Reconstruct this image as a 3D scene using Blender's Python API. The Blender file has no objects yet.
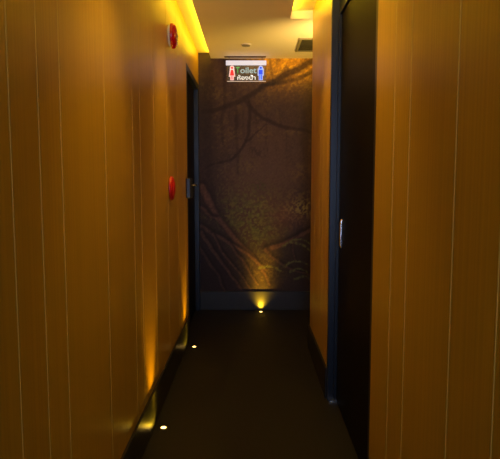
import bpy, bmesh, math, random
import numpy as np
from mathutils import Vector, Matrix

R = math.radians
scene = bpy.context.scene
COL = scene.collection

# ------------------------------------------------------------ camera
EYE = 1.24
cam_d = bpy.data.cameras.new('camera')
cam_d.sensor_width = 36.0
cam_d.lens = 36.0 * 520 / 500
cam_d.clip_start = 0.02
cam = bpy.data.objects.new('camera', cam_d)
cam.location = (0, 0, EYE)
cam.rotation_euler = (R(90 - 5.11), 0, R(0.22))
COL.objects.link(cam)
scene.camera = cam

# ------------------------------------------------------------ view, world, lamps
vs = scene.view_settings
vs.view_transform = 'Standard'
vs.look = 'None'
vs.gamma = 1
vs.use_curve_mapping = False
vs.exposure = 0.0

world = bpy.data.worlds.new('world')
scene.world = world
world.use_nodes = True
wb = world.node_tree.nodes['Background']
wb.inputs['Color'].default_value = (0.45, 0.6, 1.0, 1)
wb.inputs['Strength'].default_value = 0.06

AMBER = (1.0, 0.66, 0.02)
WARM = (1.0, 0.62, 0.10)


def lamp(name, kind, loc, energy, color, **kw):
    d = bpy.data.lights.new(name, kind)
    d.energy = energy
    d.color = color
    aim = kw.pop('aim', None)
    for k, v in kw.items():
        setattr(d, k, v)
    o = bpy.data.objects.new(name, d)
    o.location = loc
    if aim is not None:
        o.rotation_euler = Vector(aim).to_track_quat('-Z', 'Y').to_euler()
    COL.objects.link(o)
    return o


# warm tape lights lying in the two ceiling coves, on the edges of the dropped panel
XL, XR = -0.508, 0.433            # corridor walls
YE = 5.03                         # end wall
ZC, ZT = 2.41, 2.463              # dropped panel, cove top
PL, PR = -0.388, 0.272            # edges of the dropped panel
YC = 3.82                         # where the right wall and its cove end


def tape(name, x, y0, y1, side, energy):
    o = lamp(name, 'AREA', (x, (y0 + y1) / 2, (ZC + ZT) / 2 + 0.004), energy, AMBER,
             shape='RECTANGLE', size=y1 - y0, size_y=0.03)
    # length along Y, facing the wall
    zaxis = Vector((-side, 0, 0.0))
    xaxis = Vector((0, 1, 0))
    yaxis = zaxis.cross(xaxis)
    o.rotation_euler = Matrix((xaxis, yaxis, zaxis)).transposed().to_euler()
    return o


tape('cove_tape_light', PL - 0.004, 1.2, YE - 0.03, -1, 6.0)
tape('cove_tape_light', PR + 0.004, 1.2, YC - 0.03, 1, 7.0)
# twin-beam ceiling wall washers
DOWN = [(-0.03, 1.80, 33.0), (-0.03, 3.00, 27.0)]
for x, y, e in DOWN:
    for side in (-1, 1):
        lamp('washer_beam', 'SPOT', (x, y, ZC - 0.012), e, WARM, aim=(side * 0.45, 0, -1.0),
             spot_size=R(58), spot_blend=1.0, shadow_soft_size=0.03)
# added cool fill lamp behind the viewer, its source unseen
lamp('cool_fill', 'AREA', (-0.03, -1.55, 1.45), 6.5, (0.50, 0.64, 1.0), aim=(0, 1, 0),
     shape='RECTANGLE', size=0.85, size_y=1.9, spread=R(70))
lamp('uplight_beam', 'SPOT', (0.80, 3.86, 2.02), 60.0, WARM, aim=(-0.25, 0.55, 0.70),
     spot_size=R(115), spot_blend=1.0, shadow_soft_size=0.03)

# ------------------------------------------------------------ materials


def mat(name, color, rough=0.5, metallic=0.0, emit=None, strength=0.0, spec=0.5):
    m = bpy.data.materials.new(name)
    m.use_nodes = True
    b = m.node_tree.nodes['Principled BSDF']
    b.inputs['Base Color'].default_value = (*color, 1)
    b.inputs['Roughness'].default_value = rough
    b.inputs['Metallic'].default_value = metallic
    b.inputs['Specular IOR Level'].default_value = spec
    if emit:
        b.inputs['Emission Color'].default_value = (*emit, 1)
        b.inputs['Emission Strength'].default_value = strength
    return m


def speckle(m, scale, lo, hi, stretch=(1, 1, 1), bump=0.0, detail=4):
    """procedural variation of the base colour (and a bump) in object space"""
    nt = m.node_tree
    b = nt.nodes['Principled BSDF']
    tc = nt.nodes.new('ShaderNodeTexCoord')
    mp = nt.nodes.new('ShaderNodeMapping')
    mp.inputs['Scale'].default_value = stretch
    nz = nt.nodes.new('ShaderNodeTexNoise')
    nz.inputs['Scale'].default_value = scale
    nz.inputs['Detail'].default_value = detail
    rp = nt.nodes.new('ShaderNodeValToRGB')
    rp.color_ramp.elements[0].position = 0.3
    rp.color_ramp.elements[1].position = 0.7
    rp.color_ramp.elements[0].color = (*lo, 1)
    rp.color_ramp.elements[1].color = (*hi, 1)
    L = nt.links.new
    L(tc.outputs['Object'], mp.inputs['Vector'])
    L(mp.outputs['Vector'], nz.inputs['Vector'])
    L(nz.outputs['Fac'], rp.inputs['Fac'])
    L(rp.outputs['Color'], b.inputs['Base Color'])
    if bump:
        bp = nt.nodes.new('ShaderNodeBump')
        bp.inputs['Strength'].default_value = bump
        bp.inputs['Distance'].default_value = 0.002
        L(nz.outputs['Fac'], bp.inputs['Height'])
        L(bp.outputs['Normal'], b.inputs['Normal'])
    return m


M = {}
M['wood'] = speckle(mat('wood_veneer', (0.5, 0.25, 0.03), 0.33), 1.0, (0.49, 0.275, 0.010), (0.58, 0.335, 0.014),
                    (95, 95, 0.7), 0.15, 5)
M['inlay'] = mat('brass_inlay', (0.66, 0.47, 0.07), 0.5)
M['ceiling'] = speckle(mat('ceiling_paint', (0.6, 0.5, 0.35), 0.8), 3, (0.75, 0.71, 0.88), (0.78, 0.74, 0.91))
M['cove'] = mat('cove_paint', (0.78, 0.74, 0.6), 0.7)
M['floor'] = speckle(mat('dark_floor', (0.02, 0.015, 0.01), 0.55), 60, (0.005, 0.0036, 0.0028), (0.008, 0.0056, 0.0042), (1, 1, 1), 0.15)
M['black'] = mat('black_skirting', (0.014, 0.013, 0.012), 0.36)
M['skirt_end'] = speckle(mat('grey_skirting', (0.03, 0.03, 0.028), 0.4), 12, (0.024, 0.020, 0.012), (0.032, 0.027, 0.016))
M['frame'] = mat('black_door_frame', (0.014, 0.018, 0.026), 0.35)
M['leaf'] = speckle(mat('black_door_leaf', (0.010, 0.009, 0.009), 0.5, spec=0.10), 1.0, (0.005, 0.0048, 0.005), (0.007, 0.0066, 0.007), (70, 70, 1), 0.05)
M['handle_dark'] = mat('dark_metal', (0.035, 0.042, 0.055), 0.4, 0.2)
M['chrome'] = mat('chrome', (0.8, 0.8, 0.78), 0.22, 1.0)
M['red'] = mat('red_plastic', (0.46, 0.004, 0.012), 0.25)
M['red_matte'] = mat('red_enamel', (0.60, 0.012, 0.008), 0.4)
M['white'] = mat('white_plastic', (0.7, 0.68, 0.62), 0.5)
M['void'] = mat('dark_inside', (0.06, 0.055, 0.045), 0.8)
M['vent'] = mat('vent_metal', (0.22, 0.20, 0.17), 0.5)
M['bezel'] = mat('steel_bezel', (0.20, 0.18, 0.15), 0.35, 1.0)
M['led'] = mat('led_lens', (0.9, 0.8, 0.6), 0.4, emit=(1.0, 0.58, 0.13), strength=8.0)
M['alcove'] = mat('alcove_paint', (0.30, 0.22, 0.12), 0.7)
M['downlens'] = mat('downlight_lens', (0.9, 0.85, 0.7), 0.4, emit=WARM, strength=2.0)
M['tube'] = mat('sign_tube', (0.4, 0.4, 0.4), 0.4, emit=(0.92, 0.88, 1.0), strength=0.62)
M['sign_white'] = mat('sign_white', (0.8, 0.8, 0.8), 0.5, emit=(0.85, 0.95, 0.95), strength=0.55)
M['sign_blue_grey'] = mat('sign_blue_grey', (0.3, 0.45, 0.5), 0.5, emit=(0.35, 0.52, 0.58), strength=0.55)
M['sign_green'] = mat('sign_green', (0.1, 0.5, 0.12), 0.5, emit=(0.12, 0.5, 0.14), strength=0.5)
M['sign_red'] = mat('sign_red', (0.7, 0.03, 0.03), 0.5, emit=(0.8, 0.02, 0.02), strength=0.75)
M['sign_blue'] = mat('sign_blue', (0.02, 0.08, 0.8), 0.5, emit=(0.01, 0.06, 0.95), strength=0.8)
M['sign_edge'] = mat('sign_lit_edge', (0.6, 0.55, 0.5), 0.4, emit=(0.6, 0.52, 0.48), strength=0.5)
M['sign_red_glow'] = mat('sign_pink_edge', (0.8, 0.5, 0.5), 0.5, emit=(0.9, 0.72, 0.66), strength=0.6)
M['sign_blue_glow'] = mat('sign_pale_edge', (0.5, 0.6, 0.8), 0.5, emit=(0.3, 0.45, 0.85), strength=0.6)

m = bpy.data.materials.new('clear_acrylic')
m.use_nodes = True
nt = m.node_tree
nt.nodes.clear()
out = nt.nodes.new('ShaderNodeOutputMaterial')
mix = nt.nodes.new('ShaderNodeMixShader')
mix.inputs['Fac'].default_value = 0.22
tr = nt.nodes.new('ShaderNodeBsdfTransparent')
pb = nt.nodes.new('ShaderNodeBsdfPrincipled')
pb.inputs['Base Color'].default_value = (0.35, 0.35, 0.33, 1)
pb.inputs['Roughness'].default_value = 0.15
nt.links.new(tr.outputs[0], mix.inputs[1])
nt.links.new(pb.outputs[0], mix.inputs[2])
nt.links.new(mix.outputs[0], out.inputs['Surface'])
M['acrylic'] = m

# ------------------------------------------------------------ mesh helpers


def box(bm, x0, x1, y0, y1, z0, z1, mi=0):
    vs_ = [bm.verts.new((x, y, z)) for x in (x0, x1) for y in (y0, y1) for z in (z0, z1)]
    q = [(0, 1, 3, 2), (4, 6, 7, 5), (0, 4, 5, 1), (2, 3, 7, 6), (0, 2, 6, 4), (1, 5, 7, 3)]
    for a in q:
        fc = bm.faces.new([vs_[i] for i in a])
        fc.material_index = mi


def lathe(bm, prof, n=32, axis='Z', center=(0, 0, 0), mi=0, scale=(1, 1)):
    """profile of (radius, height) turned about an axis through center"""
    rings = []
    for r, t in prof:
        ring = []
        for k in range(n):
            a = 2 * math.pi * k / n
            u, v = r * math.cos(a) * scale[0], r * math.sin(a) * scale[1]
            p = {'Z': (u, v, t), 'X': (t, u, v), 'Y': (u, t, v)}[axis]
            ring.append(bm.verts.new(Vector(p) + Vector(center)))
        rings.append(ring)
    for a, b in zip(rings, rings[1:]):
        for k in range(n):
            bm.faces.new((a[k], a[(k + 1) % n], b[(k + 1) % n], b[k])).material_index = mi
    bm.faces.new(rings[0]).material_index = mi
    bm.faces.new(rings[-1]).material_index = mi


def tube(bm, pts, r, n=10):
    pts = [Vector(p) for p in pts]
    rings = []
    for i, p in enumerate(pts):
        d = (pts[min(i + 1, len(pts) - 1)] - pts[max(i - 1, 0)]).normalized()
        a = d.cross(Vector((0.3, 0.9, 0.1))).normalized()
        b = d.cross(a)
        rings.append([bm.verts.new(p + r * (math.cos(t) * a + math.sin(t) * b))
                      for t in (2 * math.pi * k / n for k in range(n))])
    for a, b in zip(rings, rings[1:]):
        for k in range(n):
            bm.faces.new((a[k], a[(k + 1) % n], b[(k + 1) % n], b[k]))
    bm.faces.new(rings[0])
    bm.faces.new(rings[-1])


def prism_xz(bm, poly, y0, y1):
    a = [bm.verts.new((x, y0, z)) for x, z in poly]
    b = [bm.verts.new((x, y1, z)) for x, z in poly]
    n = len(poly)
    bm.faces.new(a)
    bm.faces.new(b)
    for k in range(n):
        bm.faces.new((a[k], a[(k + 1) % n], b[(k + 1) % n], b[k]))


def obj(name, bm, mats, parent=None, smooth=False, bevel=0.0):
    bmesh.ops.recalc_face_normals(bm, faces=bm.faces[:])
    me = bpy.data.meshes.new(name)
    bm.to_mesh(me)
    bm.free()
    for mm in (mats if isinstance(mats, (list, tuple)) else [mats]):
        me.materials.append(mm)
    if smooth:
        for p in me.polygons:
            p.use_smooth = True
        try:
            me.set_sharp_from_angle(angle=R(40))
        except Exception:
            pass
    o = bpy.data.objects.new(name, me)
    COL.objects.link(o)
    if bevel:
        bv = o.modifiers.new('bevel', 'BEVEL')
        bv.width = bevel
        bv.segments = 2
        bv.limit_method = 'ANGLE'
    if parent:
        o.parent = parent
    return o


def tag(o, label, cat, group=None, kind=None):
    o['label'] = label
    o['category'] = cat
    if group:
        o['group'] = group
    if kind:
        o['kind'] = kind
    return o


def empty(name, loc):
    o = bpy.data.objects.new(name, None)
    o.location = loc
    o.empty_display_size = 0.1
    COL.objects.link(o)
    return o


# ------------------------------------------------------------ the shell
Y0 = -1.6                # corridor runs on behind the camera
XA = 1.75                # far side of the passage that turns right
WT = 0.14                # wall thickness
DL0, DL1 = 4.10, YE      # left door opening
DR0, DR1 = 1.845, 2.905    # right door opening
ZL, ZR = 2.165, 2.32     # door head heights
SK = 0.182               # skirting height

bm = bmesh.new()
box(bm, XL - WT, XA, Y0, YE + WT, -0.06, 0.0)
tag(obj('floor', bm, M['floor']), 'dark brown matte floor of the narrow corridor', 'floor', kind='structure')

bm = bmesh.new()
box(bm, XL - WT, XA, Y0, YE + WT, ZT, ZT + 0.08, 1)          # upper slab, seen in the coves
box(bm, PL, PR, Y0, YE, ZC, ZT, 0)                          # dropped panel between the coves
box(bm, PR, XA, YC + 0.02, YE, ZC, ZT, 0)                   # panel over the turning
tag(obj('ceiling', bm, [M['ceiling'], M['cove']]), 'beige dropped ceiling panel between glowing yellow coves', 'ceiling', kind='structure')


def bead(bm, x, side, y, z0, z1):
    w = 0.0028 + 0.0012 * y
    t = side * 0.0005
    box(bm, min(x, x + t), max(x, x + t), y - w / 2, y + w / 2, z0, z1, 1)


bm = bmesh.new()
box(bm, XL - WT, XL, Y0, DL0, 0, ZT)
box(bm, XL - WT, XL, DL0, YE, ZL, ZT)
for y in (0.55, 0.70, 1.105, 1.255, 1.40, 1.82, 2.24, 2.39, 2.73, 3.15, 3.57, 3.93):
    bead(bm, XL, 1, y, SK, ZT)
tag(obj('wall_left', bm, [M['wood'], M['inlay']]), 'left corridor wall in amber wood veneer with thin vertical lines', 'wall', kind='structure')

bm = bmesh.new()
box(bm, XR, XR + WT, Y0, DR0, 0, ZT)
box(bm, XR, XR + WT, DR0, DR1, ZR, ZT)
box(bm, XR, XR + WT, DR1, YC, 0, ZT)
box(bm, XR + WT, XA, YC - WT, YC, 0, ZT)                     # turns away to the right
for y in (0.20, 0.70, 0.905, 1.118, 1.45, 1.61, 3.02, 3.18, 3.33, 3.60):
    bead(bm, XR, -1, y, SK, ZT)
tag(obj('wall_right', bm, [M['wood'], M['inlay']]), 'right corridor wall in amber wood veneer broken by a black door', 'wall', kind='structure')

bm = bmesh.new()
box(bm, XL - WT, XA, YE, YE + WT, 0, ZT)
tag(obj('wall_end', bm, M['alcove']), 'end wall of the corridor behind the forest mural', 'wall', kind='structure')
bm = bmesh.new()
box(bm, XA, XA + WT, YC - WT, YE + WT, 0, ZT)
tag(obj('wall_alcove', bm, M['wood']), 'side wall closing the turning behind the right wall', 'wall', kind='structure')

SKT = 0.012
bm = bmesh.new()
box(bm, XL, XL + SKT, Y0, DL0, 0, SK)
tag(obj('baseboard_left', bm, M['black'], bevel=0.002), 'glossy black skirting along the left wood wall', 'baseboard', kind='structure')
bm = bmesh.new()
box(bm, XR - SKT, XR, Y0, DR0, 0, SK)
box(bm, XR - SKT, XR, DR1, YC, 0, SK)
box(bm, XR - SKT, XA, YC, YC + SKT, 0, SK)
tag(obj('baseboard_right', bm, M['black'], bevel=0.002), 'black skirting along the right wood wall', 'baseboard', kind='structure')
bm = bmesh.new()
box(bm, XL, XA, YE - 0.016, YE, 0, SK)
tag(obj('baseboard_end', bm, M['skirt_end'], bevel=0.002), 'dark grey skirting under the forest mural', 'baseboard', kind='structure')

# ------------------------------------------------------------ forest mural (a flat printed wall covering)


def value_noise(u, v, su, sv, seed, octaves=4):
    rng = np.random.default_rng(seed)
    tot = np.zeros_like(u)
    amp, norm = 1.0, 0.0
    for o in range(octaves):
        g = rng.random((257, 257))
        x, y = u * su * 2 ** o + 7.3 * o, v * sv * 2 ** o + 3.1 * o
        xi, yi = np.floor(x).astype(int), np.floor(y).astype(int)
        fx, fy = x - xi, y - yi
        fx, fy = fx * fx * (3 - 2 * fx), fy * fy * (3 - 2 * fy)
        a, b = xi % 256, yi % 256
        val = (g[a, b] * (1 - fx) + g[a + 1, b] * fx) * (1 - fy) + (g[a, b + 1] * (1 - fx) + g[a + 1, b + 1] * fx) * fy
        tot += amp * val
        norm += amp
        amp *= 0.55
    return tot / norm


def stroke(u, v, pts, w0, w1):
    """0..1 coverage of a tapering painted stroke"""
    best = np.full_like(u, 1e9)
    pts = [np.array(p, float) for p in pts]
    # smooth the polyline
    for _ in range(2):
        q = [pts[0]]
        for a, b in zip(pts, pts[1:]):
            q += [a * .75 + b * .25, a * .25 + b * .75]
        q.append(pts[-1])
        pts = q
    n = len(pts) - 1
    for i, (a, b) in enumerate(zip(pts, pts[1:])):
        d = b - a
        t = np.clip(((u - a[0]) * d[0] + (v - a[1]) * d[1]) / (d @ d + 1e-9), 0, 1)
        dist = np.hypot(u - a[0] - t * d[0], v - a[1] - t * d[1])
        best = np.minimum(best, dist / (w0 + (w1 - w0) * (i + t) / n))
    return np.clip(1.5 - best, 0, 1)


def blob(u, v, cx, cy, rx, ry):
    return np.exp(-(((u - cx) / rx) ** 2 + ((v - cy) / ry) ** 2))


def build_mural():
    x0, x1, z0, z1 = XL + 0.001, 1.30, SK, ZT - 0.002
    nx, nz = 226, 290
    xs, zs = np.linspace(x0, x1, nx), np.linspace(z0, z1, nz)
    X, Z = np.meshgrid(xs, zs, indexing='ij')
    u, v = (X - x0) * 103.0, (Z - z0) * 103.0          # about one unit per centimetre, from the lower left corner
    wu = u + 5 * (value_noise(u, v, .06, .06, 1) - .5)
    wv = v + 5 * (value_noise(u, v, .06, .06, 2) - .5)
    img = np.zeros((nx, nz, 3))
    c = lambda r, g, b: np.array((r, g, b))

    def over(mask, col):
        nonlocal img
        img = img * (1 - mask[..., None]) + np.asarray(col) * mask[..., None]

    n1 = value_noise(u, v, .05, .03, 3, 5)
    n2 = value_noise(u, v, .22, .22, 4, 4)
    n3 = value_noise(u, v, .30, .035, 5, 4)            # tall streaks: trunks in mist
    n4 = value_noise(u, v, .55, .55, 6, 3)
    img[:] = c(.046, .030, .022)
    over(np.clip((n1 - .42) * 3, 0, 1) * .6, c(.030, .020, .016))
    # mist in the middle of the wood
    over(blob(u, v, 60, 128, 36, 50) * .8, c(.076, .052, .038))
    over(np.clip((n3 - .52) * 5, 0, 1) * .5 * np.clip((v - 110) / 60, 0, 1), c(.028, .019, .013))
    # hanging leaf on the left and middle
    over(np.clip((n2 - .54) * 6, 0, 1) * .5 * blob(u, v, 30, 190, 60, 45), c(.085, .060, .022))
    over(np.clip((n4 - .55) * 6, 0, 1) * .45 * blob(u, v, 18, 140, 22, 40), c(.12, .085, .04))
    # golden leaf canopy top right, lamp glow painted into its gold
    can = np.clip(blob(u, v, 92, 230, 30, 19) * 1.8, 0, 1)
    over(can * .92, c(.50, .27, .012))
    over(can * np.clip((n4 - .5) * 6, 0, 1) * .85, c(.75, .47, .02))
    over(can * np.clip((n2 - .56) * 6, 0, 1) * .7, c(.10, .055, .018))
    over(blob(u, v, 122, 190, 20, 90) * .45, c(.075, .058, .018))
    # darker edges of the picture, loose twigs and leaf clumps
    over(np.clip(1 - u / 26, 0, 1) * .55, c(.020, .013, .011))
    for k in range(34):
        rr = random.Random(100 + k)
        cx, cy = rr.uniform(4, 112), rr.uniform(60, 225)
        over(np.clip((n4 - .46) * 7, 0, 1) * blob(u, v, cx, cy, rr.uniform(4, 11), rr.uniform(3, 8)) * .55,
             c(.105, .080, .026) if k % 3 else c(.016, .012, .009))
    # trunks and branches
    D = c(.020, .013, .010)
    for pts, w0, w1, k in (
        ([(150, 236), (112, 229), (86, 213), (63, 203), (46, 191), (26, 183), (4, 178)], 3.6, 2.0, .85),
        ([(112, 218), (84, 206), (62, 204)], 2.4, 1.4, .7),
        ([(46, 188), (58, 173), (82, 164), (112, 158), (140, 150)], 2.0, 1.4, .75),
        ([(49, 189), (50, 165), (46, 150), (38, 138), (26, 130), (6, 124)], 1.7, 1.0, .75),
        ([(46, 150), (58, 158), (66, 166)], 1.2, .6, .6),
        ([(8, 236), (10, 190), (7, 140), (12, 95)], 4.5, 3.5, .55),
        ([(24, 234), (26, 195), (22, 150)], 1.8, 1.3, .5),
        ([(37, 178), (36, 150), (39, 118)], 1.8, 1.2, .45),
        ([(104, 176), (106, 130), (102, 84)], 4.0, 5.0, .45),
        ([(70, 234), (72, 205)], 1.5, 1.0, .5),
    ):
        over(stroke(wu, wv, pts, w0, w1) * k, D * (0.8 + .5 * n4[..., None]))
    # undergrowth
    und = np.clip(1 - np.abs(v - 70) / 45, 0, 1)
    over(und * np.clip((n2 - .46) * 4, 0, 1) * .8 * blob(u, v, 52, 75, 34, 34), c(.066, .098, .022))
    over(np.clip((n4 - .5) * 6, 0, 1) * blob(u, v, 52, 70, 30, 34) * .6, c(.11, .14, .035))
    over(blob(u, v, 88, 78, 20, 13) * .5, c(.085, .042, .032))
    over(np.clip((n4 - .5) * 7, 0, 1) * blob(u, v, 90, 75, 20, 14) * .5, c(.13, .07, .05))
    over(np.clip((n4 - .42) * 6, 0, 1) * blob(u, v, 104, 84, 14, 7), c(.20, .19, .05))
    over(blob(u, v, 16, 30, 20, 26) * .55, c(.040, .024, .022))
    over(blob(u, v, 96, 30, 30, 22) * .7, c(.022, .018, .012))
    # roots fanning out over the ground, each with a dark flank
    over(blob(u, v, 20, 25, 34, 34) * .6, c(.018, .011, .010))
    RC = c(.115, .064, .042)
    for pts, w0, w1, k in (
        ([(3, 104), (12, 84), (22, 70), (34, 54), (50, 38), (62, 24), (70, 6)], 2.6, 1.2, .8),
        ([(1, 86), (10, 76), (18, 74)], 1.4, .8, .5),
        ([(1, 66), (14, 57), (30, 50), (44, 40), (56, 30), (66, 22)], 1.8, 1.0, .75),
        ([(2, 60), (10, 46), (20, 31), (32, 15), (42, 0)], 1.7, 1.0, .7),
        ([(14, 57), (20, 42), (30, 30), (44, 14), (52, 2)], 1.1, .7, .6),
        ([(0, 44), (8, 30), (18, 14), (24, 0)], 1.6, 1.0, .5),
        ([(30, 50), (38, 36), (50, 22), (58, 6)], 1.1, .7, .6),
        ([(140, 80), (116, 66), (98, 55), (82, 47), (66, 42)], 1.3, 2.0, .85),
        ([(66, 42), (76, 32), (90, 22), (112, 16)], 1.4, .7, .45),
        ([(98, 55), (92, 44), (96, 32)], 1.0, .6, .4),
    ):
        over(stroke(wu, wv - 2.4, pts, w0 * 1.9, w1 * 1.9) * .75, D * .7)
        over(stroke(wu, wv, pts, w0, w1) * k, RC * (0.5 + .9 * n4[..., None]))
    # ferns on the right bank
    G = c(.10, .12, .035)
    for pts in ([(84, 46), (94, 52), (104, 53), (112, 48)], [(92, 50), (104, 47), (112, 41)],
                [(84, 26), (92, 32), (102, 32), (110, 27)], [(90, 20), (100, 24), (110, 18)],
                [(96, 12), (106, 15), (116, 10)], [(60, 24), (72, 26), (82, 20)]):
        over(stroke(wu, wv, pts, 1.5, .5) * (0.25 + .75 * (n4 > .47)), G)
    over(np.clip((n4 - .5) * 6, 0, 1) * blob(u, v, 66, 22, 22, 18) * .6, c(.10, .07, .02))
    img *= np.array((1.60, 1.40, 1.45))
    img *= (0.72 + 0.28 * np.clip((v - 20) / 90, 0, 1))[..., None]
    img *= (0.75 + .5 * value_noise(u, v, 1.0, 1.0, 9, 2))[..., None]

    # thin sheet on the wall: front grid, small thickness at the rim
    y = YE - 0.003
    verts = np.stack([X, np.full_like(X, y), Z], -1).reshape(-1, 3)
    idx = np.arange(nx * nz).reshape(nx, nz)
    f = np.stack([idx[:-1, :-1], idx[1:, :-1], idx[1:, 1:], idx[:-1, 1:]], -1).reshape(-1, 4)
    me = bpy.data.meshes.new('forest_mural')
    me.from_pydata(verts.tolist(), [], f.tolist())
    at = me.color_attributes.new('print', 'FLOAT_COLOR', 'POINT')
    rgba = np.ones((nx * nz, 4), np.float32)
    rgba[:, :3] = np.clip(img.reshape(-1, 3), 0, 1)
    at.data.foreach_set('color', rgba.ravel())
    mm = mat('forest_print', (0.1, 0.1, 0.1), 0.55, spec=0.25)
    n = mm.node_tree.nodes.new('ShaderNodeVertexColor')
    n.layer_name = 'print'
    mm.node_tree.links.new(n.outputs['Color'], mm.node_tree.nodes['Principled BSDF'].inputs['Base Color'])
    me.materials.append(mm)
    o = bpy.data.objects.new('forest_mural', me)
    COL.objects.link(o)
    so = o.modifiers.new('thickness', 'SOLIDIFY')
    so.thickness = 0.003
    so.offset = -1
    return o


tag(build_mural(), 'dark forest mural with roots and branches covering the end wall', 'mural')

# ------------------------------------------------------------ doors
# left door: black leaf set back in a black frame, hard against the end wall
d1 = empty('door_1', (XL, (DL0 + DL1) / 2, 0))
tag(d1, 'black door in the left wall beside the forest mural', 'door', kind='structure')


def rel(o, root):
    o.matrix_parent_inverse = Matrix.Translation(-Vector(root.location))
    return o


def part(name, bm, mats, root, **kw):
    return rel(obj(name, bm, mats, root, **kw), root)


bm = bmesh.new()
FX = XL + 0.001
box(bm, XL - 0.12, FX, DL0 + 0.001, DL0 + 0.045, 0, ZL - 0.001)
box(bm, XL - 0.12, FX, DL1 - 0.055, DL1 - 0.004, 0, ZL - 0.001)
box(bm, XL - 0.12, FX, DL0 + 0.045, DL1 - 0.055, ZL - 0.05, ZL - 0.001)
part('door_frame', bm, M['frame'], d1, bevel=0.002)
bm = bmesh.new()
box(bm, XL - 0.085, XL - 0.04, DL0 + 0.048, DL1 - 0.058, 0.006, ZL - 0.053)
part('door_leaf', bm, M['leaf'], d1, bevel=0.002)
bm = bmesh.new()
box(bm, FX, FX + 0.036, DL0 - 0.10, DL0 + 0.04, 1.122, 1.278)
lk = part('door_lock', bm, M['handle_dark'], d1, bevel=0.008)
lk['label'] = 'dark metal lock case on the door edge'
bm = bmesh.new()
tube(bm, [(FX + 0.030, DL0 + 0.02, 1.225), (FX + 0.060, DL0 + 0.02, 1.225), (FX + 0.064, DL0 + 0.035, 1.225), (FX + 0.064, DL0 + 0.05, 1.222)], 0.008)
hl = obj('handle', bm, M['handle_dark'], lk, smooth=True)
hl['label'] = 'grey lever handle'

# right door: tall black leaf set back in a deep black frame
d2 = empty('door_2', (XR, (DR0 + DR1) / 2, 0))
tag(d2, 'tall black door in the right wall near the camera', 'door', kind='structure')
LX = XR + 0.046
bm = bmesh.new()
for a, b in ((DR1 - 0.03, DR1 + 0.006), (DR0 + 0.001, DR0 + 0.035)):
    box(bm, XR - (0.004 if a > 2.5 else -0.001), XR + 0.12, a, b if a < 2.5 else DR1 - 0.001, 0, ZR - 0.001)
box(bm, LX - 0.010, XR + 0.12, DR0 + 0.035, DR1 - 0.03, 2.135, ZR - 0.001)
# stop bead the leaf closes against
box(bm, XR + 0.03, LX + 0.012, DR1 - 0.046, DR1 - 0.03, 0, 2.135)
part('door_frame', bm, M['frame'], d2, bevel=0.002)
bm = bmesh.new()
box(bm, LX, LX + 0.045, DR0 + 0.037, DR1 - 0.048, 0.006, 2.132)
part('door_leaf', bm, M['leaf'], d2, bevel=0.002)
bm = bmesh.new()
box(bm, XR + 0.002, LX + 0.002, DR1 - 0.062, DR1 - 0.031, 0.0, 0.012)
bp_ = part('threshold_plate', bm, M['chrome'], d2, bevel=0.001)
bp_['label'] = 'small worn metal plate at the foot of the frame'
bm = bmesh.new()
hy, hx = 2.765, LX - 0.004
tube(bm, [(LX + 0.002, hy, 1.042), (hx + 0.002, hy, 1.04), (hx, hy, 1.03), (hx, hy, 0.97), (hx, hy, 0.91), (hx + 0.002, hy, 0.90), (LX + 0.002, hy, 0.898)], 0.0085, 12)
hh = part('door_handle', bm, M['chrome'], d2, smooth=True)
hh['label'] = 'slim chrome pull handle'

# ------------------------------------------------------------ alarm bell and call point on the left wall
bell = empty('alarm_bell', (XL, 3.27, 2.135))
tag(bell, 'round red alarm bell high on the left wood wall', 'alarm bell')
bm = bmesh.new()
lathe(bm, [(0.060, 0.0), (0.064, 0.002), (0.064, 0.012), (0.060, 0.014)], 40, 'X')
b_ = obj('base_plate', bm, M['white'], bell, smooth=True)
b_['label'] = 'pale grey backing plate'
bm = bmesh.new()
lathe(bm, [(0.066, 0.014), (0.074, 0.016), (0.0745, 0.026), (0.072, 0.034), (0.064, 0.041), (0.048, 0.047), (0.028, 0.050), (0.010, 0.051)], 48, 'X')
obj('gong', bm, M['red'], bell, smooth=True)
bm = bmesh.new()
lathe(bm, [(0.009, 0.048), (0.009, 0.054), (0.005, 0.056)], 16, 'X')
s_ = obj('centre_screw', bm, M['bezel'], bell, smooth=True)
s_['label'] = 'small steel screw head'

call = empty('fire_call_point', (XL, 3.24, 1.207))
tag(call, 'red call point at hand height on the left wall before the black door', 'call point')
bm = bmesh.new()
lathe(bm, [(0.070, 0.0), (0.075, 0.003), (0.074, 0.012), (0.066, 0.020), (0.052, 0.024), (0.05, 0.024)], 40, 'X')
obj('housing', bm, M['red_matte'], call, smooth=True)
bm = bmesh.new()
lathe(bm, [(0.040, 0.023), (0.040, 0.027), (0.036, 0.029), (0.012, 0.030)], 32, 'X')
obj('press_plate', bm, M['red_matte'], call, smooth=True)

# ------------------------------------------------------------ floor lights


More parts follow.
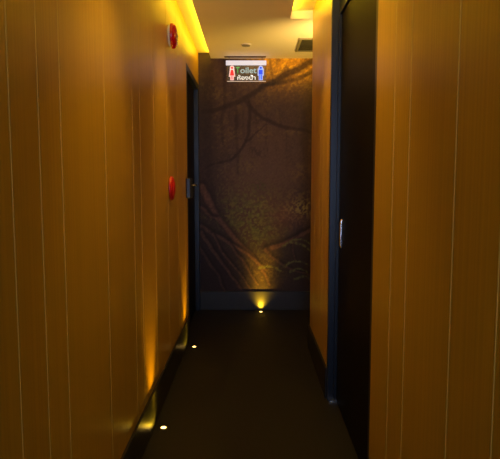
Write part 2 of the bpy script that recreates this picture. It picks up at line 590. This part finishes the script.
def floor_light(x, y, tilt, label, narrow, wide, squeeze):
    t = empty('floor_light', (x, y, 0))
    tag(t, label, 'floor light', 'small recessed floor lights')
    bm = bmesh.new()
    lathe(bm, [(0.024, 0.0), (0.024, 0.002), (0.016, 0.0035), (0.0145, 0.0035), (0.0138, 0.001)], 32)
    obj('bezel', bm, M['bezel'], t, smooth=True)
    bm = bmesh.new()
    lathe(bm, [(0.013, 0.0012), (0.013, 0.003), (0.010, 0.0045), (0.004, 0.0055)], 24)
    obj('lens', bm, M['led'], t, smooth=True)
    tx, ty = tilt
    for nm, e, ang, k in (('narrow_beam', narrow, 54, 0.0), ('wide_beam', wide, 150, 0.3)):
        o = lamp(nm, 'SPOT', (x, y, 0.009), e, (1.0, 0.52, 0.01) if nm == 'narrow_beam' else (1.0, .60, .02),
                 spot_size=R(ang), spot_blend=1.0, shadow_soft_size=0.03 if nm == 'narrow_beam' else 0.008)
        zaxis = -Vector((tx * k, ty * k, 1)).normalized()
        xaxis = Vector((-ty, tx, 0))                      # along the wall
        yaxis = zaxis.cross(xaxis)
        o.rotation_euler = Matrix((xaxis, yaxis, zaxis)).transposed().to_euler()
        o.scale = (squeeze if nm == 'wide_beam' else 1.0, 1, 1)   # the lens throws a beam narrower along the wall
    return t


floor_light(-0.449, 2.54, (-1, 0), 'glowing floor light nearest the viewer beside the left skirting', 38.0, 2.6, 0.7)
floor_light(-0.438, 3.85, (-1, 0), 'glowing floor light beside the left skirting just before the black left door', 38.0, 2.6, 0.7)
floor_light(0.087, 4.925, (0, 1), 'glowing floor light at the foot of the forest mural', 60.0, 16.0, 0.36)

# ------------------------------------------------------------ ceiling fittings
sd = empty('smoke_detector', (-0.05, 4.53, ZC))
tag(sd, 'small flat beige disc on the ceiling in front of the toilet sign', 'smoke detector')
bm = bmesh.new()
lathe(bm, [(0.044, 0.0), (0.044, -0.004), (0.040, -0.007)], 32)
obj('base_ring', bm, M['ceiling'], sd, smooth=True)
bm = bmesh.new()
lathe(bm, [(0.030, -0.007), (0.030, -0.009), (0.036, -0.010), (0.034, -0.013), (0.012, -0.014)], 32)
obj('sensor_cap', bm, M['vent'], sd, smooth=True)

VX0, VX1, VY0, VY1 = 0.384, 0.80, 4.34, 4.75
vent = empty('air_vent', ((VX0 + VX1) / 2, (VY0 + VY1) / 2, ZC))
tag(vent, 'grey air vent in the ceiling beside the right wood wall', 'air vent')
bm = bmesh.new()
FW = 0.022
zt, zb = ZC - 0.0005, ZC - 0.010
box(bm, VX0, VX1, VY0, VY0 + FW, zb, zt)
box(bm, VX0, VX1, VY1 - FW, VY1, zb, zt)
box(bm, VX0, VX0 + FW, VY0 + FW, VY1 - FW, zb, zt)
box(bm, VX1 - FW, VX1, VY0 + FW, VY1 - FW, zb, zt)
part('vent_frame', bm, M['vent'], vent, bevel=0.002)
bm = bmesh.new()
box(bm, VX0 + FW, VX1 - FW, VY0 + FW, VY1 - FW, ZC - 0.003, ZC - 0.0005)
part('backing', bm, M['void'], vent)
n = 9
for k in range(n):
    yy = VY0 + FW + (k + 0.5) * (VY1 - VY0 - 2 * FW) / n
    bm = bmesh.new()
    vs_ = [bm.verts.new(p) for p in ((VX0 + FW, yy - 0.006, zb), (VX1 - FW, yy - 0.006, zb), (VX1 - FW, yy - 0.004, zb), (VX0 + FW, yy - 0.004, zb),
                                     (VX0 + FW, yy + 0.006, zt - 0.003), (VX1 - FW, yy + 0.006, zt - 0.003), (VX1 - FW, yy + 0.008, zt - 0.003), (VX0 + FW, yy + 0.008, zt - 0.003))]
    for a in ((0, 1, 2, 3), (4, 5, 6, 7), (0, 1, 5, 4), (3, 2, 6, 7), (0, 3, 7, 4), (1, 2, 6, 5)):
        bm.faces.new([vs_[i] for i in a])
    part('slat', bm, M['vent'], vent)

for (x, y), lab in (((DOWN[0][0], DOWN[0][1]), 'recessed ceiling downlight nearest the viewer between the wood walls'),
                    ((DOWN[1][0], DOWN[1][1]), 'recessed ceiling downlight ahead of the toilet sign')):
    t = empty('ceiling_downlight', (x, y, ZC))
    tag(t, lab, 'downlight', 'recessed downlights')
    bm = bmesh.new()
    lathe(bm, [(0.050, 0.0), (0.050, -0.003), (0.040, -0.006), (0.034, -0.004), (0.033, -0.001)], 32)
    obj('trim_ring', bm, M['white'], t, smooth=True)
    bm = bmesh.new()
    lathe(bm, [(0.032, -0.0005), (0.032, -0.003), (0.010, -0.004)], 24)
    obj('lens', bm, M['downlens'], t, smooth=True)

# uplight on the back of the right wall, round the corner
up = empty('wall_uplight', (0.80, YC, 1.95))
tag(up, 'wall uplight round the corner behind the right wood wall', 'wall light')
bm = bmesh.new()
lathe(bm, [(0.045, 0.0), (0.045, 0.012), (0.040, 0.016)], 24, 'Y')
obj('wall_plate', bm, M['bezel'], up, smooth=True)
bm = bmesh.new()
tube(bm, [(0, 0.012, 0), (0, 0.14, 0), (0, 0.14, 0.02)], 0.008)
obj('arm', bm, M['bezel'], up, smooth=True)
bm = bmesh.new()
lathe(bm, [(0.015, 0.0), (0.035, 0.008), (0.050, 0.06), (0.047, 0.06), (0.032, 0.014), (0.012, 0.008)], 32, 'Z', (0, 0.14, 0.01))
obj('cup', bm, M['bezel'], up, smooth=True)

# ------------------------------------------------------------ hanging toilet sign
SY = 4.955
SX0, SX1 = -0.243, 0.133
sign = empty('toilet_sign', ((SX0 + SX1) / 2, SY, ZC))
tag(sign, 'lit toilet sign with red and blue figures hanging from the ceiling', 'sign')
bm = bmesh.new()
box(bm, SX0 - 0.015, SX1 - 0.005, SY - 0.02, SY + 0.02, ZC - 0.006, ZC - 0.0005)
mb = part('mounting_bar', bm, mat('brown_metal', (0.10, 0.05, 0.03), 0.4, 0.5), sign, bevel=0.002)
mb['label'] = 'thin brown bar on the ceiling'
for x in (SX0 + 0.03, SX1 - 0.04):
    bm = bmesh.new()
    tube(bm, [(x, SY, ZC - 0.005), (x, SY, 2.371)], 0.003, 8)
    part('hanger', bm, M['bezel'], sign, smooth=True)
bm = bmesh.new()
box(bm, SX0, SX1, SY - 0.016, SY + 0.016, 2.332, 2.372)
part('light_bar', bm, M['tube'], sign, bevel=0.004)
bm = bmesh.new()
box(bm, SX0 + 0.010, SX1 - 0.004, SY - 0.003, SY + 0.003, 2.187, 2.332)
pn = part('panel', bm, M['acrylic'], sign)
pn['label'] = 'clear acrylic panel'
bm = bmesh.new()
box(bm, SX0 + 0.010, SX1 - 0.004, SY - 0.004, SY + 0.004, 2.182, 2.187)
part('lit_edge', bm, M['sign_edge'], sign)


def circle(cx, cz, r, n=20):
    return [(cx + r * math.cos(2 * math.pi * k / n), cz + r * math.sin(2 * math.pi * k / n)) for k in range(n)]


def person_sign(cx, z0, kind, g, y0, y1):
    """pictogram outline, grown by g"""
    bm = bmesh.new()
    prism_xz(bm, circle(cx, z0 + 0.108, 0.013 + g), y0, y1)
    if kind == 'woman':
        prism_xz(bm, [(cx - 0.012 - g, z0 + 0.094 + g), (cx + 0.012 + g, z0 + 0.094 + g), (cx + 0.023 + g, z0 + 0.036 - g), (cx - 0.023 - g, z0 + 0.036 - g)], y0, y1)
        for s in (-1, 1):
            prism_xz(bm, [(cx + s * 0.007 - 0.005 - g * .6, z0 + 0.037), (cx + s * 0.007 + 0.005 + g * .6, z0 + 0.037), (cx + s * 0.007 + 0.005 + g * .6, z0 - g * .5), (cx + s * 0.007 - 0.005 - g * .6, z0 - g * .5)], y0, y1)
    else:
        prism_xz(bm, [(cx - 0.021 - g, z0 + 0.094 + g), (cx + 0.021 + g, z0 + 0.094 + g), (cx + 0.021 + g, z0 + 0.046 - g), (cx - 0.021 - g, z0 + 0.046 - g)], y0, y1)
        for s in (-1, 1):
            prism_xz(bm, [(cx + s * 0.008 - 0.0065 - g * .6, z0 + 0.047), (cx + s * 0.008 + 0.0065 + g * .6, z0 + 0.047), (cx + s * 0.008 + 0.0065 + g * .6, z0 - g * .5), (cx + s * 0.008 - 0.0065 - g * .6, z0 - g * .5)], y0, y1)
    return bm


for kind, cx, mf, mo in (('woman', -0.186, 'sign_red', 'sign_red_glow'), ('man', 0.081, 'sign_blue', 'sign_blue_glow')):
    o = part(kind + '_symbol', person_sign(cx, 2.198, kind, -0.003, SY - 0.0075, SY - 0.0055), M[mf], sign)
    o['label'] = {'woman': 'red woman figure', 'man': 'blue man figure'}[kind]
    h = obj('pale_outline', person_sign(cx, 2.198, kind, 0.008, SY - 0.0055, SY - 0.0035), M[mo], o)


def lettering(txt, name, cx, z, size, mname, width):
    cu = bpy.data.curves.new(name, 'FONT')
    cu.body = txt
    cu.size = size
    cu.align_x = 'CENTER'
    cu.extrude = 0.001
    cu.offset = 0.0012
    tmp = bpy.data.objects.new(name + '_tmp', cu)
    COL.objects.link(tmp)
    dg = bpy.context.evaluated_depsgraph_get()
    me = bpy.data.meshes.new_from_object(tmp.evaluated_get(dg))
    COL.objects.unlink(tmp)
    bpy.data.objects.remove(tmp)
    me.name = name
    xs = [v.co.x for v in me.vertices]
    w = max(xs) - min(xs)
    mid = (max(xs) + min(xs)) / 2
    for v in me.vertices:
        v.co = ((v.co.x - mid) * width / w + cx, SY - 0.0055 - v.co.z, v.co.y + z)
    me.materials.clear()
    me.materials.append(M[mname])
    o = bpy.data.objects.new(name, me)
    COL.objects.link(o)
    o.parent = sign
    rel(o, sign)
    return o


l0 = lettering('T', 'lettering', -0.133, 2.259, 0.078, 'sign_green', 0.032)
l0['label'] = 'green first letter'
l1 = lettering('oilet', 'lettering', -0.034, 2.259, 0.074, 'sign_blue_grey', 0.150)
l1['label'] = 'blue grey letters'
l2 = lettering('\u0e2b\u0e49\u0e2d\u0e07\u0e19\u0e49\u0e33', 'lettering', -0.052, 2.199, 0.050, 'sign_white', 0.172)
l2['label'] = 'white Thai letters'
